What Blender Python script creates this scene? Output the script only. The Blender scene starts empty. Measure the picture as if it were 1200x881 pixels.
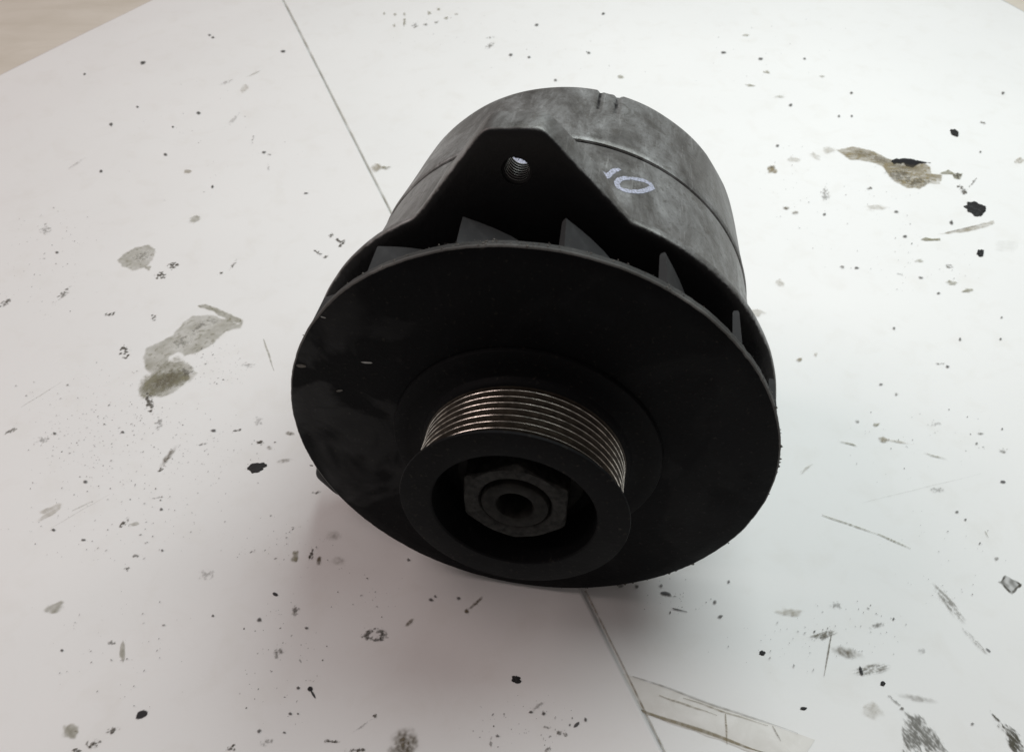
import bpy, bmesh, math, random
from mathutils import Vector, Matrix, noise
random.seed(7)
PI = math.pi
scene = bpy.context.scene
COL = scene.collection

# ------------------------------------------------------------------ camera
cam_d = bpy.data.cameras.new("camera")
cam = bpy.data.objects.new("camera", cam_d); COL.objects.link(cam)
cam_d.sensor_width = 36.0; cam_d.lens = 28.89
cam_d.clip_start = 0.01; cam_d.clip_end = 50
cam.location = (0, 0, 0.32168); cam.rotation_euler = (math.radians(90 - 49.0), 0, 0)
cam_d.dof.use_dof = True; cam_d.dof.focus_distance = 0.32; cam_d.dof.aperture_fstop = 26.0
scene.camera = cam

# ------------------------------------------------------------------ light
world = bpy.data.worlds.new("World"); scene.world = world; world.use_nodes = True
bg = world.node_tree.nodes["Background"]
bg.inputs[0].default_value = (1.0, 0.90, 0.87, 1); bg.inputs[1].default_value = 0.165

def area(name, loc, target, sx, sy, power, col):
    d = bpy.data.lights.new(name, 'AREA'); d.shape = 'RECTANGLE'; d.size = sx; d.size_y = sy
    d.energy = power; d.color = col
    o = bpy.data.objects.new(name, d); COL.objects.link(o); o.location = loc
    o.rotation_euler = (Vector(target) - Vector(loc)).to_track_quat('-Z', 'Y').to_euler()
    return o
area("ceiling_lamp", (0.26, 0.53, 0.68), (0.26, 0.528, 0), 0.52, 0.60, 5.5, (0.92, 1.0, 0.995))
area("warm_fill_lamp", (-1.2, 0.55, 1.2), (-0.2, 0.3, 0), 0.9, 0.9, 9.5, (1.0, 0.83, 0.80))  # unseen warm fill, added to tint the left side

vs = scene.view_settings
vs.view_transform = 'Standard'; vs.look = 'None'; vs.exposure = 0.0; vs.gamma = 1.0
vs.use_curve_mapping = False

# ------------------------------------------------------------------ materials
def mat(name):
    m = bpy.data.materials.new(name); m.use_nodes = True
    nt = m.node_tree; b = nt.nodes["Principled BSDF"]
    return m, nt, b
def N(nt, t, **kw):
    n = nt.nodes.new(t)
    for k, v in kw.items(): setattr(n, k, v)
    return n
def noise_tex(nt, scale, detail=5, rough=0.6, vec=None, dist=0.0):
    n = N(nt, 'ShaderNodeTexNoise'); n.inputs['Scale'].default_value = scale
    n.inputs['Detail'].default_value = detail; n.inputs['Roughness'].default_value = rough
    n.inputs['Distortion'].default_value = dist
    if vec is not None: nt.links.new(vec, n.inputs['Vector'])
    return n.outputs[0]
def ramp(nt, fac, stops):
    r = N(nt, 'ShaderNodeValToRGB'); e = r.color_ramp.elements
    while len(e) > 1: e.remove(e[-1])
    e[0].position = stops[0][0]; e[0].color = (*stops[0][1], 1)
    for p, c in stops[1:]:
        x = e.new(p); x.color = (*c, 1)
    nt.links.new(fac, r.inputs[0]); return r.outputs[0]
def mixc(nt, fac, a, b, mode='MIX'):
    m = N(nt, 'ShaderNodeMix', data_type='RGBA', blend_type=mode)
    for s, v in ((0, fac), (6, a), (7, b)):
        if hasattr(v, 'node'): nt.links.new(v, m.inputs[s])
        else: m.inputs[s].default_value = v if s == 0 else (*v, 1)
    return m.outputs[2]
def objvec(nt, scale=(1, 1, 1)):
    tc = N(nt, 'ShaderNodeTexCoord'); mp = N(nt, 'ShaderNodeMapping')
    mp.inputs['Scale'].default_value = scale
    nt.links.new(tc.outputs['Object'], mp.inputs['Vector']); return mp.outputs[0]
def bump(nt, b, h, strength, dist):
    bp = N(nt, 'ShaderNodeBump'); bp.inputs['Strength'].default_value = strength
    bp.inputs['Distance'].default_value = dist
    nt.links.new(h, bp.inputs['Height']); nt.links.new(bp.outputs[0], b.inputs['Normal'])

# black painted pressed steel: scuffed, slightly uneven gloss
def black_paint(name, base, rough0, rough1):
    m, nt, b = mat(name); v = objvec(nt)
    n1 = noise_tex(nt, 45, 6, 0.62, v, 0.6); n2 = noise_tex(nt, 600, 4, 0.6, v)
    c = ramp(nt, n1, [(0.3, tuple(x * 0.75 for x in base)), (0.55, base), (0.75, tuple(x * 1.9 for x in base))])
    dust = ramp(nt, n2, [(0.60, (0, 0, 0)), (0.80, (0.35, 0.35, 0.35))])
    c2 = mixc(nt, dust, c, (0.085, 0.075, 0.06))
    nt.links.new(c2, b.inputs['Base Color'])
    rr = N(nt, 'ShaderNodeMapRange'); rr.inputs['To Min'].default_value = rough0; rr.inputs['To Max'].default_value = rough1
    rr.inputs['From Min'].default_value = 0.3; rr.inputs['From Max'].default_value = 0.7
    nt.links.new(n1, rr.inputs['Value']); nt.links.new(rr.outputs[0], b.inputs['Roughness'])
    b.inputs['Specular IOR Level'].default_value = 0.09
    bump(nt, b, n2, 0.25, 0.0004); return m
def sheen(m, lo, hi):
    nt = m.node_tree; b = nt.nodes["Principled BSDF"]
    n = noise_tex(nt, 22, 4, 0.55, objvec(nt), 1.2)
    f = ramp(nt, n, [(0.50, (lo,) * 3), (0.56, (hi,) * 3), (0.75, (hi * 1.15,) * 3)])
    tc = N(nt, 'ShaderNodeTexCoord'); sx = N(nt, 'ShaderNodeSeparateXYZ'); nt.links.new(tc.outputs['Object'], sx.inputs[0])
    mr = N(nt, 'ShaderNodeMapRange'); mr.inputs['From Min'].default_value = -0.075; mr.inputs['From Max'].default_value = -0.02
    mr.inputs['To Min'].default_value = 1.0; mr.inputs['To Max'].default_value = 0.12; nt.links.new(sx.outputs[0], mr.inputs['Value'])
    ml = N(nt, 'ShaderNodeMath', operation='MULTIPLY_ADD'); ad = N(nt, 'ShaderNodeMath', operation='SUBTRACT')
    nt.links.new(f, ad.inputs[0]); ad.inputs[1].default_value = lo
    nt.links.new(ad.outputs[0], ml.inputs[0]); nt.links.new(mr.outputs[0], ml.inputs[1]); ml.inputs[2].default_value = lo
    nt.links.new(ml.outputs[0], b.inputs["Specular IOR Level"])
M_black = black_paint("fan_black_paint", (0.0045, 0.0048, 0.0056), 0.45, 0.68)
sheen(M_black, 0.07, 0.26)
M_pulley = black_paint("pulley_black_steel", (0.0056, 0.0059, 0.0066), 0.5, 0.7)
M_rim = black_paint("worn_lit_rim_paint", (0.052, 0.052, 0.051), 0.45, 0.65)  # paler than the disc: wear, plus the rim's lit grey put into the colour
M_edge = black_paint("bare_rim_edge_glint", (0.10, 0.098, 0.094), 0.35, 0.5)  # bare edge, its bright glint line put into the colour
M_blade = black_paint("blade_black_paint", (0.035, 0.035, 0.036), 0.5, 0.7)

# cast aluminium with grime; attribute 'paint' = black overspray/grime on the front face of the casting
m, nt, b = mat("cast_aluminium"); M_alu = m
v = objvec(nt); vstreak = objvec(nt, (1, 0.35, 1))
n1 = noise_tex(nt, 46, 12, 0.74, vstreak, 0.5); n2 = noise_tex(nt, 300, 6, 0.7, v); n3 = noise_tex(nt, 900, 3, 0.6, v)
c = ramp(nt, n1, [(0.30, (0.045, 0.043, 0.040)), (0.45, (0.145, 0.143, 0.138)), (0.56, (0.25, 0.252, 0.25)), (0.70, (0.44, 0.445, 0.44))])
oil_n = noise_tex(nt, 75, 8, 0.7, v, 1.5)
oily = ramp(nt, oil_n, [(0.57, (0, 0, 0)), (0.64, (1, 1, 1))])
c = mixc(nt, mixc(nt, 0.6, (0, 0, 0), oily), c, (0.085, 0.082, 0.074))
grime = ramp(nt, n2, [(0.55, (0, 0, 0)), (0.66, (1, 1, 1))])
c = mixc(nt, mixc(nt, 0.7, (0, 0, 0), grime), c, (0.10, 0.095, 0.085))
scv = objvec(nt, (1, 0.06, 1)); n4 = noise_tex(nt, 420, 3, 0.6, scv)
scr = ramp(nt, n4, [(0.62, (0, 0, 0)), (0.72, (1, 1, 1))])
c = mixc(nt, mixc(nt, 0.35, (0, 0, 0), scr), c, (0.48, 0.48, 0.475))
spots = ramp(nt, n3, [(0.61, (0, 0, 0)), (0.72, (1, 1, 1))])
c = mixc(nt, mixc(nt, 0.6, (0, 0, 0), spots), c, (0.045, 0.042, 0.04))
at = N(nt, 'ShaderNodeAttribute', attribute_name='paint')
pm = N(nt, 'ShaderNodeMath', operation='ADD'); nt.links.new(at.outputs['Fac'], pm.inputs[0])
ns = N(nt, 'ShaderNodeMath', operation='MULTIPLY_ADD'); nt.links.new(n2, ns.inputs[0]); ns.inputs[1].default_value = 0.9; ns.inputs[2].default_value = -0.45
nt.links.new(ns.outputs[0], pm.inputs[1])
pr = ramp(nt, pm.outputs[0], [(0.50, (0, 0, 0)), (0.78, (1, 1, 1))])
c = mixc(nt, pr, c, (0.008, 0.008, 0.0088))
nt.links.new(c, b.inputs['Base Color'])
mt = N(nt, 'ShaderNodeMath', operation='MULTIPLY_ADD'); nt.links.new(pr, mt.inputs[0]); mt.inputs[1].default_value = -0.5; mt.inputs[2].default_value = 0.5
nt.links.new(mt.outputs[0], b.inputs['Metallic'])
rr = N(nt, 'ShaderNodeMapRange'); rr.inputs['To Min'].default_value = 0.30; rr.inputs['To Max'].default_value = 0.60
nt.links.new(n1, rr.inputs['Value']); nt.links.new(rr.outputs[0], b.inputs['Roughness'])
b.inputs['Specular IOR Level'].default_value = 0.3
bump(nt, b, n2, 0.55, 0.0004)

def simple(name, col, rough, metal=0.0, nscale=None, var=0.4, bstr=0.2, spec=0.4):
    m, nt, b = mat(name); b.inputs['Roughness'].default_value = rough; b.inputs['Metallic'].default_value = metal
    b.inputs['Specular IOR Level'].default_value = spec
    if nscale:
        v = objvec(nt); n = noise_tex(nt, nscale, 5, 0.6, v)
        c = ramp(nt, n, [(0.3, tuple(x * (1 - var) for x in col)), (0.7, tuple(min(1, x * (1 + var)) for x in col))])
        nt.links.new(c, b.inputs['Base Color']); bump(nt, b, n, bstr, 0.0002)
    else: b.inputs['Base Color'].default_value = (*col, 1)
    return m
M_groove = simple("worn_groove_steel", (0.050, 0.041, 0.031), 0.42, 0.5, 500, 0.5, 0.1)
M_crest = simple("polished_rib_crest", (0.56, 0.53, 0.48), 0.25, 1.0, 330, 0.75, 0.02)
M_nut = simple("dull_steel", (0.022, 0.0215, 0.020), 0.6, 0.0, 420, 0.8, 0.6, 0.12)
M_shaft = simple("oily_shaft_steel", (0.013, 0.0125, 0.011), 0.55, 0.0, 300, 0.7, 0.3, 0.10)
M_dark = simple("black_grime_and_shade", (0.008, 0.008, 0.008), 0.7, 0, 300, 0.3)
M_thread = simple("thread_steel", (0.34, 0.335, 0.32), 0.38, 0.7, 500, 0.4, 0.1)
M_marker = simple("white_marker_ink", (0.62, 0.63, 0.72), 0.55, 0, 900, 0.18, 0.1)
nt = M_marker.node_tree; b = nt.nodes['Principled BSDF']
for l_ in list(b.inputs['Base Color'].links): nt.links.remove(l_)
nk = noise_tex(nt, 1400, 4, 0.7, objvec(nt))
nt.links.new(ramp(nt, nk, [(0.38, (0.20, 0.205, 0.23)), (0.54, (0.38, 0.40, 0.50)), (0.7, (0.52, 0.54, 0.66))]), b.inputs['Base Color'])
M_chip = simple("bare_chip_metal", (0.30, 0.30, 0.29), 0.4, 0.4, 900, 0.3, 0.1)
M_grit = simple("pale_grit", (0.12, 0.112, 0.10), 0.7, 0, 900, 0.4, 0.1)
M_crumb = simple("black_crumb_rubber", (0.010, 0.010, 0.0105), 0.6, 0, 900, 0.4, 0.6)

# paper
def paper_mat(name, col):
    m, nt, b = mat(name); v = objvec(nt)
    n1 = noise_tex(nt, 9, 4, 0.5, v); n2 = noise_tex(nt, 700, 4, 0.6, v); n3 = noise_tex(nt, 55, 5, 0.6, v, 0.4)
    c = ramp(nt, n1, [(0.3, tuple(x * 0.97 for x in col)), (0.7, col)])
    soil = ramp(nt, n3, [(0.52, (0, 0, 0)), (0.85, (0.22, 0.22, 0.22))])
    c = mixc(nt, soil, c, (0.60, 0.56, 0.49)); nt.links.new(c, b.inputs['Base Color'])
    b.inputs['Roughness'].default_value = 0.5; b.inputs['Specular IOR Level'].default_value = 0.35
    bump(nt, b, n2, 0.10, 0.0003); return m
M_paper = paper_mat("white_paper", (0.80, 0.795, 0.785))
M_paper2 = paper_mat("white_paper_under", (0.80, 0.80, 0.79))
m, nt, b = mat("table_beige"); M_table = m
v = objvec(nt, (1, 3, 1)); n1 = noise_tex(nt, 14, 6, 0.6, v, 0.5); n2 = noise_tex(nt, 120, 5, 0.6, v)
c = ramp(nt, n1, [(0.35, (0.60, 0.55, 0.47)), (0.6, (0.66, 0.61, 0.535)), (0.8, (0.70, 0.65, 0.58))])
nt.links.new(c, b.inputs['Base Color']); b.inputs['Roughness'].default_value = 0.5
bump(nt, b, n2, 0.15, 0.0004)
m, nt, b = mat("strip_film"); M_strip = m
v = objvec(nt); n1 = noise_tex(nt, 90, 5, 0.6, v, 0.5)
c = ramp(nt, n1, [(0.3, (0.62, 0.60, 0.56)), (0.7, (0.75, 0.735, 0.705))])
nt.links.new(c, b.inputs['Base Color']); b.inputs['Roughness'].default_value = 0.5
# grime and painted seam shade lying on the paper: per-vertex cover and tint
m, nt, b = mat("grime_and_shade_on_paper"); M_grime_shade = m
aa = N(nt, 'ShaderNodeAttribute', attribute_name='cover'); ac = N(nt, 'ShaderNodeAttribute', attribute_name='tint')
tr = N(nt, 'ShaderNodeBsdfTransparent'); mx = N(nt, 'ShaderNodeMixShader')
nt.links.new(ac.outputs['Color'], b.inputs['Base Color']); b.inputs['Roughness'].default_value = 0.6
b.inputs['Specular IOR Level'].default_value = 0.2
nt.links.new(aa.outputs['Fac'], mx.inputs[0]); nt.links.new(tr.outputs[0], mx.inputs[1]); nt.links.new(b.outputs[0], mx.inputs[2])
nt.links.new(mx.outputs[0], nt.nodes['Material Output'].inputs[0])

# ------------------------------------------------------------------ helpers
def link_mesh(name, verts, faces, mats, parent=None, smooth=True, fmat=None, sharp=35):
    me = bpy.data.meshes.new(name); me.from_pydata(verts, [], faces); me.update()
    for mm in (mats if isinstance(mats, (list, tuple)) else [mats]): me.materials.append(mm)
    if fmat: me.polygons.foreach_set('material_index', fmat)
    bm = bmesh.new(); bm.from_mesh(me); bmesh.ops.recalc_face_normals(bm, faces=bm.faces); bm.to_mesh(me); bm.free()
    if smooth:
        me.polygons.foreach_set('use_smooth', [True] * len(me.polygons))
        me.set_sharp_from_angle(angle=math.radians(sharp))
    o = bpy.data.objects.new(name, me); COL.objects.link(o)
    if parent: o.parent = parent
    return o
def tag(o, label=None, cat=None, group=None, kind=None):
    if label: o['label'] = label
    if cat: o['category'] = cat
    if group: o['group'] = group
    if kind: o['kind'] = kind
    return o

S = 0.085                      # one fan radius in metres
# alternator part coordinates: polar angle clockwise from up seen from the front, axial z towards the pulley
def P(r, adeg, z):
    a = math.radians(adeg)
    return Vector((r * math.sin(a) * S, -z * S, r * math.cos(a) * S))
def lathe(name, prof, mats, parent, seg=144, closed=False, pm=None, rfun=None, sharp=35):
    """prof: list of (z, r); pm: material index per profile segment"""
    vs_, fs, fm = [], [], []
    n = len(prof)
    for i, (z, r) in enumerate(prof):
        for k in range(seg):
            a = 360.0 * k / seg
            rr, zz = rfun(i, a, r, z) if rfun else (r, z)
            vs_.append(P(rr, a, zz))
    for i in range(n if closed else n - 1):
        j = (i + 1) % n
        for k in range(seg):
            l = (k + 1) % seg
            fs.append((i * seg + k, i * seg + l, j * seg + l, j * seg + k)); fm.append(pm[i] if pm else 0)
    if not closed:
        if prof[0][1] > 1e-6: fs.append(tuple(range(seg))); fm.append(pm[0] if pm else 0)
        fs.append(tuple((n - 1) * seg + k for k in range(seg))); fm.append(pm[-1] if pm else 0)
    return link_mesh(name, vs_, fs, mats, parent, True, fm, sharp)

# ------------------------------------------------------------------ setting: table, paper
def hgt(x, y):                  # gentle waviness of the paper, dies out under the alternator
    w = min(1.0, max(0.0, (math.hypot(x - 0.02, y - 0.22) - 0.10) / 0.10))
    u_ = x * 0.80 + y * 0.60; v_ = -x * 0.60 + y * 0.80
    h = noise.noise((u_ * 5, v_ * 17, 3.1)) * 0.0017 + noise.noise((u_ * 9, v_ * 34, 7.7)) * 0.0004
    h += noise.noise((x * 16, y * 16, 1.3)) * 0.00022
    lw = 1.0 if x < 0.05 else 0.7
    return h * w * lw
SEAM_A = Vector((-0.19839, 0.70850)); SEAM_B = Vector((0.05542, 0.09479))
SD = (SEAM_B - SEAM_A).normalized(); SN = Vector((-SD.y, SD.x))
if SN.x > 0: SN = -SN           # points to the left sheet
def side(x, y): return (Vector((x, y)) - SEAM_A).dot(SN)
def z_left(x, y):
    s = side(x, y)
    return 0.0006 + hgt(x, y) + 0.0007 * math.exp(-max(s, 0) / 0.006)
def z_right(x, y):
    return hgt(x + 0.37, y) * 0.8
def ground_z(x, y): return z_left(x, y) if side(x, y) > 0 else z_right(x, y)

def sheet(name, corners, zf, m, nu, nv, wob=0.0):
    c = [Vector(p) for p in corners]; vs_, fs = [], []
    for i in range(nu + 1):
        for j in range(nv + 1):
            u = i / nu; v = j / nv
            p = (c[0] * (1 - u) + c[1] * u) * (1 - v) + (c[3] * (1 - u) + c[2] * u) * v
            if wob and j == nv: p = p + Vector((noise.noise((u * 9, 2.2, 0)), noise.noise((u * 9, 5.2, 0)))) * wob
            vs_.append((p.x, p.y, zf(p.x, p.y)))
    for i in range(nu):
        for j in range(nv):
            k = i * (nv + 1) + j
            fs.append((k, k + nv + 1, k + nv + 2, k + 1))
    o = link_mesh(name, vs_, fs, m)
    for f in o.data.polygons:
        if f.normal.z < 0: o.data.flip_normals(); break
    md = o.modifiers.new("thickness", 'SOLIDIFY'); md.thickness = 0.00022; md.offset = -1
    return o

tb = bmesh.new()
bmesh.ops.create_cube(tb, size=1.0, matrix=Matrix.Translation((0, 0.55, -0.0228)) @ Matrix.Diagonal((2.6, 2.4, 0.04, 1)))
bmesh.ops.bevel(tb, geom=list(tb.edges), offset=0.004, segments=2, affect='EDGES')
me = bpy.data.meshes.new("table_top"); tb.to_mesh(me); tb.free(); me.materials.append(M_table)
table = bpy.data.objects.new("table_top", me); COL.objects.link(table); tag(table, kind='structure')

paper_r = sheet("paper_sheet", [(0.075, -0.10), (0.786, -0.10), (0.2456, 1.10), (-0.34, 0.93)], z_right, M_paper2, 340, 480)
tag(paper_r, "white paper sheet with tan oil smear, tucked beneath the other sheet, right of the seam", "paper sheet")
paper_l = sheet("paper_sheet", [(0.13950, -0.10851), (-0.95000, -0.10851), (-0.72391, 0.04198), (-0.24236, 0.81482)], z_left, M_paper, 640, 440, 0.0012)
tag(paper_l, "white paper sheet with grey oil patches, left of the seam, overlapping the other sheet", "paper sheet")

# strip stuck across the right sheet near the bottom edge
q = [Vector(p) for p in [(0.04113, 0.12484), (0.11352, 0.09934), (0.1048, 0.08916), (0.04585, 0.11063)]]
vs_, fs = [], []
for i in range(41):
    u = i / 40
    for t in (0.0, 0.035, 0.5, 0.96, 1.0):
        p = (q[0] * (1 - u) + q[1] * u) * (1 - t) + (q[3] * (1 - u) + q[2] * u) * t
        rag = noise.noise((u * 14, t * 3, 4.4)) * 0.0005
        lift = {0.0: 0.00012, 0.035: 0.00020, 0.5: 0.00020, 0.96: 0.00022, 1.0: 0.00012}[t]
        vs_.append((p.x, p.y + rag, z_right(p.x, p.y) + lift))
for i in range(40):
    for j in range(4):
        k = i * 5 + j; fs.append((k, k + 5, k + 6, k + 1))
strip = link_mesh("paper_strip", vs_, fs, M_strip, sharp=80)
tag(strip, "narrow greyish beige strip lying across the right paper below the alternator", "strip")

# ------------------------------------------------------------------ grime and seam shade on the paper
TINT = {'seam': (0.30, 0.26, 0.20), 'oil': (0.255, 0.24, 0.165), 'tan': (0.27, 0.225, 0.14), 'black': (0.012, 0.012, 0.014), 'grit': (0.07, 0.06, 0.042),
        'brown': (0.15, 0.125, 0.085), 'streak': (0.17, 0.155, 0.12), 'gritring': (0.07, 0.065, 0.055), 'ring': (0.07, 0.065, 0.05), 'hatch': (0.085, 0.08, 0.06)}
NAMES = {'oil': 'oil_stain', 'tan': 'oil_stain', 'black': 'grease_spot', 'grit': 'grit_patch', 'brown': 'dirt_smudge',
         'streak': 'scuff_mark', 'gritring': 'grit_patch', 'ring': 'dirt_print', 'hatch': 'grime_smear'}
def sst(a, b_, x):
    t = min(1.0, max(0.0, (x - a) / (b_ - a))); return t * t * (3 - 2 * t)
def cover(kind, s, d, x, y, sd, u, w, poly):
    """d: 0 at the middle .. 1 at the outline; x,y in metres; u,w in the mark's own axes"""
    f = lambda k, z=0.0: noise.noise((x * k + sd * 3.7, y * k * 1.0 + sd * 1.3, z + sd))
    if kind in ('oil', 'tan'):
        if poly:
            e = d + 0.22 * f(240) + 0.10 * f(700)
            a = (1 - sst(0.66, 1.06, e)) * (0.72 + 0.34 * f(150, 2) + 0.20 * f(500, 7) + 0.16 * sst(0.6, 0.92, e))
        else:
            e = d + 0.55 * noise.noise((u * 1.3 + sd, w * 1.3 + sd * 2, 0)) + 0.15 * f(700)
            a = (1 - sst(0.45, 1.0, e)) * (0.9 + 0.5 * f(500, 2))
        if kind == 'tan': a *= 0.85 + 0.5 * noise.noise((u * 1.2 + sd, w * 9 + sd, 1.0))
        sp = sst(0.34, 0.50, f(520, 5) + 0.25 * f(90, 9)); a = a + (1 - sst(0.7, 1.0, e)) * sp * 0.40
        return max(0, a * s)
    if kind == 'black':
        return s * (1 - sst(0.78, 0.95, d + 0.28 * f(420) + 0.14 * f(1100)))
    if kind == 'brown':
        return max(0, s * (1 - sst(0.25, 1.0, d + 0.22 * f(400))) * (0.75 + 0.8 * f(900, 3)))
    if kind == 'streak':
        st = noise.noise((u * 2.2 + sd, w * 6.5 + u * 2 + sd, sd)) + 0.5 * f(1300)
        return max(0, s * (1 - sst(0.55, 1.05, d)) * sst(-0.25, 0.45, st))
    if kind == 'hatch':
        al = x * 0.50 - y * 0.86; ac = x * 0.86 + y * 0.50
        g = 0.7 * noise.noise((al * 260, ac * 1200, sd)) + 0.9 * noise.noise((al * 700, ac * 2600, sd + 4)) + 0.55 * f(160, 6)
        return max(0, s * sst(-0.15, 0.75, g + 0.55 - d * 0.75) * (1 - sst(0.75, 1.1, d + 0.25 * f(300))))
    if kind == 'gritring':
        d = abs(d - 0.68) * 2.2
    if kind == 'ring':
        rim = 1 - sst(0.10, 0.30, abs(d - 0.78)); inner = 0.25 + 0.3 * f(500)
        return max(0, s * (1 - sst(0.82, 1.0, d + 0.22 * f(500))) * max(rim * (0.75 + 0.9 * f(600)), inner * 1.3, 0.22))
    g = 0.9 * f(700) + 0.5 * f(1900, 4) + 0.5 * noise.noise((u * 1.6 + sd, w * 2.4 + sd, 3.0))
    return max(0, s * sst(-0.05, 0.55, g + 0.62 - d * 0.85) * (1 - sst(0.80, 1.1, d)) * (0.8 + 0.5 * f(1500, 8)))

stuff = {0: ([], [], [], []), 1: ([], [], [], [])}    # small specks joined per sheet: verts, faces, cover, tint
count = [0]
def emit(name, verts, faces, cov, tint, parent):
    me = bpy.data.meshes.new(name); me.from_pydata(verts, [], faces); me.materials.append(M_grime_shade)
    a = me.attributes.new('cover', 'FLOAT', 'POINT'); a.data.foreach_set('value', cov)
    t = me.attributes.new('tint', 'FLOAT_COLOR', 'POINT'); t.data.foreach_set('color', [q for c_ in tint for q in (*c_, 1)])
    o = bpy.data.objects.new(name, me); COL.objects.link(o); o.parent = parent
    return o
def patch(bx, kind, s, dfun, cell, small=False, poly=False):
    """bx: (x0,x1,y0,y1) ground box; dfun(x,y)->(d,u,w)"""
    count[0] += 1; sd = count[0] * 1.37; off = 0.00030 + count[0] * 0.0000015
    x0, x1, y0, y1 = bx
    nx = max(5, min(110, int((x1 - x0) / cell))); ny = max(5, min(110, int((y1 - y0) / cell)))
    vs_, cv, fs = [], [], []
    for i in range(nx + 1):
        for j in range(ny + 1):
            x = x0 + (x1 - x0) * i / nx; y = y0 + (y1 - y0) * j / ny
            d, u, w = dfun(x, y)
            cv.append(min(1.0, cover(kind, s, d, x, y, sd, u, w, poly)) if d < 1.5 else 0.0)
            vs_.append((x, y, ground_z(x, y) + off))
    for i in range(nx):
        for j in range(ny):
            k = i * (ny + 1) + j; q = (k, k + ny + 1, k + ny + 2, k + 1)
            if any(cv[t] > 0.004 for t in q): fs.append(q)
    if not fs: return
    used = sorted({t for q in fs for t in q}); mp = {t: i for i, t in enumerate(used)}
    vs2 = [vs_[t] for t in used]; cv2 = [cv[t] for t in used]; fs2 = [tuple(mp[t] for t in q) for q in fs]
    left = side((x0 + x1) / 2, (y0 + y1) / 2) > 0
    tn = [TINT[kind]] * len(vs2)
    if small:
        V, F, Cv, T = stuff[0 if left else 1]; b0 = len(V)
        V += vs2; Cv += cv2; T += tn; F += [tuple(t + b0 for t in q) for q in fs2]
    else:
        emit(NAMES[kind], vs2, fs2, cv2, tn, paper_l if left else paper_r)
FILMS = [
 ([(-0.2324,0.36846),(-0.23046,0.37401),(-0.22478,0.37964),(-0.21802,0.38192),(-0.21288,0.37823),(-0.21073,0.37261),(-0.21241,0.36572),(-0.21305,0.36164),(-0.22063,0.35975),(-0.22705,0.36299)],'oil',0.42),
 ([(-0.19456,0.29084),(-0.19471,0.29865),(-0.18853,0.30319),(-0.18311,0.3078),(-0.18055,0.31721),(-0.17685,0.32274),(-0.16496,0.32322),(-0.14992,0.31721),(-0.14703,0.3196),(-0.1483,0.31365),(-0.15538,0.3113),(-0.15993,0.30205),(-0.16655,0.29528),(-0.17267,0.2935),(-0.17755,0.2964),(-0.18128,0.29194),(-0.18119,0.28864),(-0.16978,0.28864),(-0.16623,0.28429),(-0.16751,0.27366),(-0.17221,0.26744),(-0.17766,0.26438),(-0.18453,0.26642),(-0.18908,0.2658),(-0.19097,0.2695),(-0.18755,0.27681),(-0.18686,0.27999),(-0.19133,0.28429)],'oil',0.44),
 ([(-0.17526,0.33009),(-0.17141,0.33207),(-0.16066,0.32688),(-0.14804,0.32032),(-0.14817,0.31697),(-0.1554,0.31888),(-0.16554,0.32566)],'oil',0.6),
 ([(0.2214,0.48289),(0.22736,0.48563),(0.23294,0.48685),(0.24406,0.48289),(0.25184,0.47389),(0.25738,0.46946),(0.27454,0.46946),(0.27859,0.46362),(0.27704,0.45644),(0.28331,0.45502),(0.27827,0.44521),(0.27161,0.44521),(0.26315,0.4397),(0.25531,0.44107),(0.24912,0.44799),(0.24748,0.45644),(0.24707,0.46362),(0.2385,0.46946),(0.22713,0.47181),(0.22283,0.47836)],'tan',0.85),
 ([(0.25327,0.47004),(0.25846,0.473),(0.26717,0.47329),(0.27483,0.47034),(0.28025,0.46858),(0.27206,0.46711),(0.26648,0.46304),(0.26259,0.4642),(0.26198,0.4677),(0.25477,0.46653)],'black',0.93),
 ([(0.28211,0.45644),(0.28952,0.46073),(0.2917,0.4573),(0.29731,0.45644),(0.2933,0.44994),(0.28941,0.45078),(0.29005,0.45502),(0.28519,0.45559)],'oil',0.75),
 ([(0.24721,0.38825),(0.2511,0.39066),(0.2545,0.38921),(0.25932,0.38969),(0.2589,0.38753),(0.25386,0.38729),(0.24991,0.38705)],'oil',0.75),
 ([(0.259,0.39332),(0.27636,0.39821),(0.28763,0.40316),(0.29855,0.40692),(0.29819,0.40391),(0.28939,0.39944),(0.28018,0.39576),(0.27035,0.39453)],'tan',0.5),
 ([(0.28695,0.44382),(0.29131,0.44438),(0.2946,0.4397),(0.29112,0.43239),(0.28822,0.43346),(0.28915,0.43834)],'grit',0.8),
 ([(0.1498,0.10976),(0.15562,0.10831),(0.15928,0.10226),(0.16212,0.09426),(0.14496,0.09426)],'hatch',0.6),
 ([(0.18306,0.10998),(0.18484,0.1072),(0.1883,0.10444),(0.19163,0.1001),(0.18993,0.09458),(0.18605,0.09458),(0.1849,0.1001),(0.18335,0.10335)],'hatch',1.0),
 ([(0.20731,0.16355),(0.21117,0.16689),(0.21703,0.16244),(0.21068,0.15766)],'ring',0.9)]
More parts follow.
